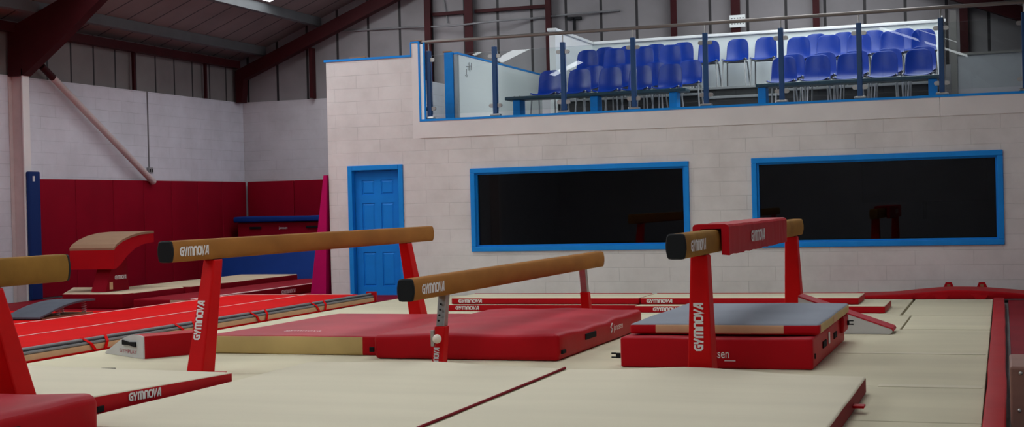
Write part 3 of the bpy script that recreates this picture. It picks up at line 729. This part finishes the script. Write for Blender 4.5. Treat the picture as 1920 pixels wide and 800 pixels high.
# ------------------------------------------------------------------ balance beams
def section(w0, w1, h, r, n=6):
    """rounded profile, belly wider at mid height"""
    pts = []
    prof = [(w0 * .5 - r, -h / 2), (w0 * .5 - r * .3, -h / 2 + r * .12), (w0 * .5, -h / 2 + r * .5), (w0 * .5 + (w1 - w0) * .25, -h / 2 + r * 1.3),
            (w1 * .5, -h * .12), (w1 * .5, h * .12), (w0 * .5 + (w1 - w0) * .25, h / 2 - r * 1.3), (w0 * .5, h / 2 - r * .5), (w0 * .5 - r * .3, h / 2 - r * .12), (w0 * .5 - r, h / 2)]
    return prof + [(-x, z) for x, z in reversed(prof)]
def ring(cx, y, cz, s, k=1.0): return [Vector((cx + x * k, y, cz + z * k)) for x, z in s]
def leg(parent, cx, yb, yt, zb, zt, wb, db, wt, dt, m, name='leg', bev=.012):
    b = bmesh.new()
    v = [b.verts.new(p) for p in [(cx - wb / 2, yb - db / 2, zb), (cx + wb / 2, yb - db / 2, zb), (cx + wb / 2, yb + db / 2, zb), (cx - wb / 2, yb + db / 2, zb),
                                  (cx - wt / 2, yt - dt / 2, zt), (cx + wt / 2, yt - dt / 2, zt), (cx + wt / 2, yt + dt / 2, zt), (cx - wt / 2, yt + dt / 2, zt)]]
    for f in [(0, 3, 2, 1), (4, 5, 6, 7), (0, 1, 5, 4), (1, 2, 6, 5), (2, 3, 7, 6), (3, 0, 4, 7)]: b.faces.new([v[i] for i in f])
    bmesh.ops.bevel(b, geom=list(b.edges), offset=bev, segments=2, affect='EDGES', profile=.5)
    mb = MB(); mb.absorb(b, m); return mb.build(name, None, parent)
def beam(label, cx, y0, y1, ztop, m, w0=.112, w1=.13, h=.16, far=None):
    far = far or m
    t = thing('balance_beam', label, 'balance beam', (cx, (y0 + y1) / 2, 0), 'balance beams')
    s = section(w0, w1, h, .028); cz = ztop - h / 2
    b = MB(); b.loft([ring(cx, y0 + .014, cz, s), ring(cx, (y0 + y1) / 2, cz, s), ring(cx, y1 - .014, cz, s)], m, True); b.build('beam_body', None, t)
    for ya, yb_, sg, cm in ((y0 + .012, y0 - .012, 1, 'black'), (y1 - .012, y1 + .012, -1, far)):
        b = MB(); b.loft([ring(cx, ya, cz, s, 1.015), ring(cx, yb_ + sg * .008, cz, s, 1.0), ring(cx, yb_, cz, s, .90)], cm, True); b.build('end_cap', None, t)
    return t, cz
def post_logo(t, cx, yb, yt, zt, db, dt, z0, length, h):
    up = Vector((0, yt - dt / 2 - (yb - db / 2), zt)).normalized()
    k = z0 / zt
    yf = (yb - db / 2) * (1 - k) + (yt - dt / 2) * k
    o = Vector((cx + h / 2, yf, z0)) + Vector((0, -.003, 0))
    logo('logo_lettering', t, o, up, (-1, 0, 0), h, length)
# beam 1
t, cz = beam('tan balance beam on full red posts in front of the blue door', -5.865, 8.84, 13.84, 1.045, 'beam')
leg(t, -5.865, 9.27, 9.50, 0, .885, .145, .19, .10, .13, 'red_post'); leg(t, -5.865, 13.56, 13.22, 0, .885, .145, .19, .10, .13, 'red_post')
for yb in (9.33, 13.5):
    b = MB(); b.box(-5.99, -5.695, yb - .05, yb + .05, .001, .016, 'red_post', .003); b.build('base_plate', None, t)
for yb in (9.50, 13.22):
    b = MB(); b.box(-5.91, -5.82, yb - .06, yb + .06, .880, .890, 'black'); b.build('saddle', None, t)
logo('logo_lettering', t, (-5.865 + .0665, 8.93, cz - .038), (0, 1, 0), (0, 0, 1), .072, .40)
post_logo(t, -5.880, 9.27, 9.50, .885, .19, .13, .27, .31, .062)
# beam 2
t, cz = beam('low tan balance beam on steel legs with red sleeves behind the front mats', -3.995, 8.99, 13.95, .745, 'beam')
for yb, yt in ((9.56, 9.70), (13.52, 13.38)):
    ym = yb + (yt - yb) * .6
    leg(t, -3.995, yb, ym, 0, .355, .088, .10, .084, .094, 'red_post', 'leg_sleeve', .006)
    leg(t, -3.995, ym, yt, .355, .587, .066, .075, .066, .075, 'steel', 'steel_leg', .005)
for z, y in ((.40, 9.58), (.44, 9.598), (.48, 9.615), (.52, 9.632)):
    b = MB(); b.tube([(-3.995, y + .005, z), (-3.995, y - .003, z)], .008, 'black', 8); b.build('pin_hole', None, t)
b = MB(); b.box(-4.03, -4.005, 9.50, 9.535, .215, .335, 'steel', .004); b.build('lever', None, t)
b = MB(); b.tube([(-3.975, 9.55, .275), (-3.965, 9.49, .275)], .010, 'steel'); b.sphere((-3.965, 9.47, .275), .034, 'ball'); b.build('knob', None, t)
logo('logo_lettering', t, (-3.995 + .0665, 9.13, cz - .038), (0, 1, 0), (0, 0, 1), .072, .42)
post_logo(t, -4.005, 9.56, 9.644, .355, .10, .094, .012, .195, .042)
# beam 3
t, cz = beam('tan balance beam on full red posts wearing a red saddle pad', -1.93, 8.50, 13.9, 1.045, 'beam_old')
leg(t, -1.93, 9.22, 9.24, 0, .885, .175, .20, .115, .13, 'red_post'); leg(t, -1.93, 13.62, 13.52, 0, .885, .175, .20, .115, .13, 'red_post')
for yb in (9.24, 13.52):
    b = MB(); b.box(-1.975, -1.885, yb - .06, yb + .06, .880, .890, 'black'); b.build('saddle', None, t)
logo('logo_lettering', t, (-1.93 + .0665, 8.64, cz - .038), (0, 1, 0), (0, 0, 1), .072, .46)
post_logo(t, -1.935, 9.22, 9.24, .885, .20, .13, .245, .32, .065)
# saddle pad
t = thing('beam_pad', 'red padded cover with white lettering strapped over the right balance beam', 'beam pad', (-1.925, 10.9, .87))
def wob(p):
    lo = .012 * noise.noise(Vector((p.x * 9, p.y * 6, 2)))
    return Vector((p.x + .004 * noise.noise(Vector((p.y * 8, p.z * 9, 1))), p.y, p.z + (lo if p.z < .9 else lo * .4)))
def upad(y0, y1, n):
    rings = []
    xo, xi, zt, zi, zb = .128, .074, 1.083, 1.050, .868
    for k in range(n + 1):
        y = y0 + (y1 - y0) * k / n
        o_ = [(-xo, zb), (-xo, zt - .02), (-xo + .012, zt - .004), (-xo + .03, zt), (xo - .03, zt), (xo - .012, zt - .004), (xo, zt - .02), (xo, zb), (xi, zb), (xi, zi), (-xi, zi), (-xi, zb)]
        rings.append([wob(Vector((-1.925 + x, y, z))) for x, z in o_])
    return rings
b = MB(); b.loft(upad(9.57, 12.3, 30), 'red', False); b.build('cover', None, t)
logo('logo_lettering', t, (-1.925 + .134, 10.45, .93), (0, 1, 0), (0, 0, 1), .085, .62)
# beam 0
t, cz = beam('tan balance beam cut off by the left edge of the photo', -5.265, 1.85, 6.85, 1.025, 'beam_old', far='black')
leg(t, -5.265, 6.52, 6.22, 0, .865, .145, .19, .10, .13, 'red_post'); leg(t, -5.265, 2.2, 2.45, 0, .865, .145, .19, .10, .13, 'red_post')

# ------------------------------------------------------------------ crash mats in the middle
t = thing('crash_mat', 'broad red crash mat with yellowed cream front under the left beam', 'crash mat', (-5.9, 11.8, 0))
def yshift(p): 
    k = (p.y - 10.7) / 2.3
    return Vector((p.x + .16 * k * (-5.03 - p.x) / 1.67, p.y, p.z))
def ymat(c, n):
    if n.z > .5: return 'red_top'
    return 'yellow' if (n.y < -.3 and c.x < -5.17) else 'red'
b = MB(); b.soft(-6.70, -5.03, 10.70, 13.0, .002, .165, .018, .06, .010, 3, 1.6, warp=yshift, mat_fn=ymat); b.build('cover', None, t)
t2 = text('logo_lettering', t, 'gymnova', (-6.05, 10.95, .181), (1, 0, 0), (0, 1, 0), .10, 'white', 1.0)
t = thing('crash_mat', 'puffy red crash mat with a side handle below the low balance beam', 'crash mat', (-4.15, 11.8, 0))
def puff(p):
    if p.z > .1:
        return Vector((p.x, p.y, p.z + .012 * math.sin((p.x + 4.9) / 1.55 * math.pi)))
    if abs(p.z - .07) < .04: pass
    return p
b = MB(); b.soft(-4.955, -3.345, 10.47, 13.15, .002, .205, .04, .07, .022, 8, 2.2, warp=puff, mat_fn=lambda c, n: 'red_top' if n.z > .6 else 'red'); b.build('cover', None, t)
b = MB(); b.box(-3.345, -3.330, 11.20, 11.52, .10, .15, 'handle', .004); b.build('handle', None, t)
b = MB(); b.box(-3.345, -3.325, 10.53, 10.62, .055, .085, 'handle', .004); b.build('handle', None, t)
b = MB(); b.box(-4.99, -4.95, 10.455, 10.48, .06, .10, 'handle', .004); b.build('handle', None, t)
text('logo_lettering', t, 'janssen', (-3.322, 12.05, .10), (0, 1, 0), (0, 0, 1), .085, 'white', 1.3)
b = MB(); b.tube([(-3.322, 11.96, .09), (-3.322, 12.0, .12), (-3.322, 11.95, .14), (-3.322, 12.0, .17)], .006, 'white', 5); b.build('emblem', None, t)

# stacked mats
t = thing('crash_mat', 'tall red foam block under the grey topped mat', 'crash mat', (-2.04, 11.2, 0))
b = MB(); b.soft(-2.76, -1.32, 10.18, 12.28, .002, .23, .02, .08, .010, 6, 2.0, mat_fn=lambda c, n: 'red_top' if n.z > .6 else 'red'); b.build('cover', None, t)
text('logo_lettering', t, 'janssen', (-2.115, 10.150, .085), (1, 0, 0), (0, 0, 1), .095, 'white', .70)
b = MB(); b.box(-1.96, -1.88, 10.150, 10.156, .062, .067, 'white'); b.build('logo_underline', None, t)
for y in (10.75, 11.45):
    b = MB(); b.box(-1.324, -1.310, y, y + .20, .10, .15, 'handle', .004); b.build('handle', None, t)
b = MB(); b.box(-1.317, -1.310, 11.10, 11.16, .10, .19, 'white'); b.build('side_label', None, t)
for (x, y, z, sg) in ((-2.77, 10.22, .085, -1), (-1.30, 12.18, .17, 1), (-1.32, 10.26, .095, 1)):
    b = MB(); L = .07 if y != 10.26 else .02
    xa, xb = sorted((x, x + sg * L * .5)); b.box(xa, xb, y - .01, y + .01, z - .02, z + .02, 'black', .003)
    if L > .05:
        for dz in (-.018, .012):
            xa, xb = sorted((x + sg * L * .5, x + sg * L)); b.box(xa, xb, y - .008, y + .008, z + dz, z + dz + .01, 'black')
    b.build('buckle', None, t)
b = MB(); b.soft(-1.33, -1.285, 11.95, 12.30, .10, .235, .02, .06, .01, 2, 8); b.build('corner_flap', 'red', t)
t = thing('landing_mat', 'grey topped mat with tan sides and red corners on the red foam block', 'landing mat', (-2.0, 11.35, .24))
def gm(c, n):
    if n.z > .6: return 'grey_mat'
    if n.z < -.6: return 'red'
    if c.y < 10.40 or n.y < -.5: return 'red' if (c.x > -1.55 or c.x < -2.52) else 'beige'
    return 'yellow'
b = MB(); b.soft(-2.72, -1.285, 10.32, 12.38, .241, .322, .022, .06, .006, 9, 1.5, mat_fn=gm); b.build('cover', None, t)
b = MB(); b.box(-1.287, -1.282, 11.2, 11.45, .258, .30, 'beige'); b.build('side_patch', None, t)

# wedge and far strips
t = thing('foam_wedge', 'grey white foam wedge with a red sloping top behind the stacked mats', 'foam wedge', (-1.3, 13.2, 0))
b = MB()
pr = [(-1.80, .002), (-.985, .002), (-.965, .02), (-.97, .045), (-1.80, .335)]
b.prism(pr, 'y', 12.93, 13.25, 'wedge_white'); b.build('body', None, t)
b = MB(); b.prism([(-1.80, .336), (-.97, .046), (-.960, .028), (-.952, .03), (-.962, .055), (-1.80, .35)], 'y', 12.925, 13.255, 'red_top'); b.build('top_cover', None, t)
def strip_mat(x0, x1, y0, y1, zb, z, label, lx=None, m='cream'):
    t = thing('landing_mat', label, 'landing mat', ((x0 + x1) / 2, (y0 + y1) / 2, 0), 'thin far landing mats')
    b = MB(); b.soft(x0, x1, y0, y1, zb + .002, z, .01, .3, 0, 0, 1, mat_fn=lambda c, n: m if n.z > .5 else 'red'); b.build('body', None, t)
    if zb > 0:
        b = MB(); b.tube([(x0 + .02, y1 - .01, z), (x1 - .02, y1 - .01, z)], .007, 'red', 6); b.build('rear_piping', None, t)
    if lx is not None: logo('logo_lettering', t, (lx, y0 - .004, zb + (z - zb) * .24), (1, 0, 0), (0, 0, 1), (z - zb) * .55, .30)
strip_mat(-6.29, -3.97, 15.38, 16.15, 0, .078, 'lower left of the thin lettered red edged mats stacked behind the puffy crash mat', -6.19)
strip_mat(-3.95, -1.21, 15.24, 16.15, 0, .078, 'lower right of the thin lettered red edged mats, its end showing behind the wedge', -3.74)
strip_mat(-6.26, -3.95, 15.43, 16.17, .08, .154, 'upper left of the thin lettered red edged mats stacked behind the puffy crash mat', -6.17)
strip_mat(-3.93, -1.50, 15.43, 16.17, .08, .154, 'upper right of the thin lettered red edged mats, above and behind the grey topped mat', -3.86)

# ------------------------------------------------------------------ tumble track
t = thing('tumble_track', 'long red tumbling track with white lines and grey padded edge', 'tumble track', (-9.1, 12, 0))
YA, YE = 6.5, 16.85
b = MB(); b.soft(-9.93, -8.03, YA, YE - .3, .004, .125, .02, .4, .004, 1, 1); b.build('bed', 'red_track', t)
for x, w in ((-8.77, .020), (-9.83, .026)):
    b = MB(); b.box(x - w / 2, x + w / 2, YA + .05, YE - .34, .1265, .1295, 'line'); b.build('line', None, t)
b = MB(); b.box(-9.85, -8.1, YE - .37, YE - .345, .1265, .1295, 'line'); b.build('line', None, t)
b = MB(); b.box(-8.03, -7.94, YA, YE, .004, .062, 'beige'); b.build('base_board', None, t)
b = MB(); b.box(-7.94, -7.925, YA, YE, .004, .012, 'red_track'); b.build('base_trim', None, t)
for z, x in ((.078, -7.965), (.108, -7.995)):
    b = MB(); b.tube([(x, YA, z), (x, YE - .02, z)], .0165, 'grey_pad', 10); b.build('edge_roll', None, t)
b = MB(); b.box(-8.0, -7.958, YA, YE - .02, .089, .097, 'black'); b.build('edge_gap', None, t)
for y in (10.7, 12.2, 13.7, 15.15):
    for a, c in ((y - .03, y + .07), (y + .32, y + .22)):
        b = MB(); hw = .022
        b.mesh([(-8.0, a - hw, .128), (-8.0, a + hw, .128), (-7.935, a + (c - a) * .5 + hw, .075), (-7.935, a + (c - a) * .5 - hw, .075), (-7.922, c + hw, .008), (-7.922, c - hw, .008)], [(0, 1, 2, 3), (3, 2, 4, 5)], 'red_track')
        o = b.build('strap', None, t); md = o.modifiers.new('t', 'SOLIDIFY'); md.thickness = .004
b = MB(); b.box(-8.06, -7.915, YE - .02, YE + .03, .004, .14, 'red', .01); b.build('end_cap', None, t)
# grey dotted far edge
# ------------------------------------------------------------------ gym play bolster
o0 = Vector((-7.0, 10.2, 0)); e = Vector((-.865, .5, 0)); d = Vector((.5, .865, 0))
t = thing('foam_bolster', 'white and red quarter round foam shape beside the left beam post', 'foam shape', tuple(o0))
prof = [(0, .002), (0, .195), (.10, .205), (.22, .200), (.36, .172), (.50, .125), (.64, .068), (.76, .022), (.775, .008), (.77, .002)]
L = .56
v0 = [o0 + e * x + Vector((0, 0, z)) for x, z in prof]; v1 = [p + d * L for p in v0]
b = MB(); n = len(prof)
b.mesh(v0 + v1, [(i, (i + 1) % n, n + (i + 1) % n, n + i) for i in range(n)] + [tuple(range(2 * n - 1, n - 1, -1))], 'red'); b.build('body', None, t)
b = MB(); vv = [p - d * .012 for p in v0]; b.mesh(v0 + vv, [tuple(range(n, 2 * n))] + [(i, (i + 1) % n, n + (i + 1) % n, n + i) for i in range(n)], 'wedge_white'); b.build('end_panel', None, t)
q = -d * .016
def onface(x, z): return o0 + e * x + q + Vector((0, 0, z))
b = MB(); h0 = [onface(.38, .10), onface(.38, .14), onface(.24, .125), onface(.13, .14), onface(.13, .10), onface(.24, .115)]
h0 = [onface(.39, .105), onface(.39, .148), onface(.26, .135), onface(.13, .142), onface(.13, .098), onface(.26, .108)]
b.mesh(h0 + [p - d * .012 for p in h0], [tuple(range(6, 12))] + [(i, (i + 1) % 6, 6 + (i + 1) % 6, 6 + i) for i in range(6)], 'handle'); b.build('handle', None, t)
text('logo_lettering', t, 'GYMPLAY', onface(.47, .035), -e, (0, 0, 1), .048, 'print_red', 1.65)

# ------------------------------------------------------------------ springboard, vault, far left mats
t = thing('springboard', 'slate grey springboard on coil springs at the far left', 'springboard', (-11.2, 14.3, 0))
prof = [(13.86, .015), (14.0, .05), (14.15, .09), (14.3, .122), (14.5, .15), (14.7, .165), (14.95, .162)]
b = MB(); rings = []
for y, z in prof: rings.append([Vector((-11.50, y - .03, z)), Vector((-10.98, y, z)), Vector((-10.98, y, z + .022)), Vector((-11.50, y - .03, z + .022))])
b.loft(rings, 'grey_board', False); b.build('top_board', None, t)
b = MB(); b.box(-11.46, -11.02, 13.95, 14.95, .002, .018, 'wood'); b.build('base_board', None, t)
for x in (-11.06, -11.40):
    for y in (14.30, 14.82):
        b = MB(); zt = .118 if y < 14.5 else .158
        pts = [(x + .028 * math.cos(a), y + .028 * math.sin(a), .02 + (zt - .02) * a / (2 * math.pi * 5)) for a in [2 * math.pi * 5 * k / 60 for k in range(61)]]
        b.tube(pts, .005, 'chrome', 6); b.build('spring', None, t)

t = thing('vaulting_table', 'red vaulting table with curved brown top by the crimson wall pads', 'vaulting table', (-11.8, 16.3, .2))
top = [(16.0, .79), (16.06, .84), (16.2, .90), (16.4, .95), (16.65, .985), (16.95, .995)]
low = [(16.95, .85), (16.7, .83), (16.5, .78), (16.3, .68), (16.15, .57), (16.05, .52), (16.0, .51)]
b = MB(); b.prism([(y, z - .02) for y, z in top] + low, 'x', -12.15, -11.43, 'red'); b.build('body', None, t)
b = MB(); b.prism([(y, z - .019) for y, z in top] + [(y, z + .012) for y, z in reversed(top)], 'x', -12.155, -11.425, 'vault_top'); b.build('top_cover', None, t)
b = MB(); b.prism([(15.95, .204), (16.5, .204), (16.45, .76), (16.12, .55)], 'x', -11.78, -11.55, 'red_dark')
b.build('pedestal', None, t)
logo('logo_lettering', t, (-11.546, 16.17, .36), (0, 1, 0), (0, 0, 1), .055, .26)
b = MB(); b.box(-11.549, -11.545, 16.05, 16.12, .23, .33, 'beige'); b.build('scale_label', None, t)

def far_mat(x0, x1, y0, y1, z0, z1, label, mt, ms='red_dark', warp=None):
    t = thing('landing_mat', label, 'landing mat', ((x0 + x1) / 2, (y0 + y1) / 2, z0), 'landing mats by the crimson wall')
    b = MB(); b.soft(x0, x1, y0, y1, z0 + .002, z1, .015, .25, .008, x0, 1.2, warp=warp, mat_fn=lambda c, n: mt if n.z > .5 else ms); b.build('body', None, t)
    return t
far_mat(-12.0, -11.05, 15.62, 17.1, 0, .2, 'cream topped red mat under the vaulting table', 'cream_far', warp=lambda p: Vector((p.x - .95 * (p.y - 15.62) / 1.48 * (-11.05 - p.x) / .95, p.y, p.z)))
far_mat(-12.0, -10.95, 17.13, 20.3, 0, .203, 'cream topped red mat behind the vaulting table, seen over the left beam post', 'cream_far')
t = far_mat(-10.83, -9.96, 15.55, 20.3, 0, .13, 'dark red mat with white edge piping and lettering behind the tumbling track', 'red_dark')
b = MB(); b.tube([(-9.965, 15.57, .128), (-9.965, 20.28, .128)], .008, 'line', 6); b.build('piping', None, t)
b = MB(); b.box(-10.25, -9.98, 15.53, 15.55, .03, .12, 'cream_far'); b.build('end_flap', None, t)
logo('logo_lettering', t, (-9.952, 17.95, .035), (0, 1, 0), (0, 0, 1), .055, .42)

# leaning red mat with a blue cap, blue mat below, magenta mat
t = thing('crash_mat', 'dark red crash mat with blue top band standing against the far wall', 'crash mat', (-12.9, 23.3, 0))
b = MB()
b.soft(-13.75, -11.6, 23.15, 23.78, .002, 1.04, .03, .2, .012, 4, 1.5); b.build('cover', 'red_pad', t)
b = MB(); b.soft(-13.80, -11.58, 23.08, 23.80, 1.045, 1.15, .03, .2, .012, 4, 1.5); b.build('top_band', 'blue_mat', t)
for x in (-13.35, -12.15):
    b = MB(); b.box(x - .12, x + .12, 23.12, 23.15, .92, .96, 'handle', .004); b.build('handle', None, t)
text('logo_lettering', t, 'janssen', (-12.85, 23.135, .91), (1, 0, 0), (0, 0, 1), .07, 'wedge_white', .9)
t = thing('crash_mat', 'blue crash mat lying in front of the standing dark red mat', 'crash mat', (-12.8, 22.3, 0))
def lean(p): return Vector((p.x, p.y + .35 * (p.z / .55), p.z))
b = MB(); b.soft(-13.6, -11.45, 21.9, 22.6, .002, .56, .05, .15, .03, 7, 1.4, warp=lean); b.build('cover', 'blue_mat', t)
t = thing('leaning_mat', 'magenta mat leaning against the end of the white viewing room wall', 'mat', (-9.4, 18.5, 0))
b = MB(); b.mesh([(-9.56, 18.10, .002), (-9.31, 18.10, .002), (-9.31, 19.9, .002), (-9.56, 19.9, .002), (-9.30, 18.10, 1.75), (-9.25, 18.10, 1.75), (-9.25, 19.9, 1.75), (-9.30, 19.9, 1.75)],
                 [(0, 3, 2, 1), (4, 5, 6, 7), (0, 1, 5, 4), (1, 2, 6, 5), (2, 3, 7, 6), (3, 0, 4, 7)], 'magenta'); b.build('cover', None, t)

# ------------------------------------------------------------------ camera, view
cam = bpy.data.cameras.new('camera'); co = bpy.data.objects.new('camera', cam); COL.objects.link(co)
F = 2601.16; yaw, pit, rol = 0.340267, -0.00605370, -0.0245148
cy, sy, cp, sp, cr, sr = math.cos(yaw), math.sin(yaw), math.cos(pit), math.sin(pit), math.cos(rol), math.sin(rol)
fw = Vector((-sy * cp, cy * cp, sp)); r = Vector((cy, sy, 0)); u = r.cross(fw)
r2 = r * cr + u * sr; u2 = u * cr - r * sr
R = Matrix((r2, u2, -fw)).transposed()
co.matrix_world = Matrix.Translation((0, 0, 1.25)) @ R.to_4x4()
cam.sensor_width = 36; cam.sensor_fit = 'HORIZONTAL'; cam.lens = F / 1920 * 36; cam.clip_end = 200
SC.camera = co
w = bpy.data.worlds.new('outside'); SC.world = w; w.use_nodes = True
w.node_tree.nodes['Background'].inputs[0].default_value = (.75, .85, 1, 1); w.node_tree.nodes['Background'].inputs[1].default_value = .3
SC.view_settings.view_transform = 'Standard'; SC.view_settings.look = 'None'; SC.view_settings.gamma = 1; SC.view_settings.exposure = 0.02
SC.view_settings.use_curve_mapping = False
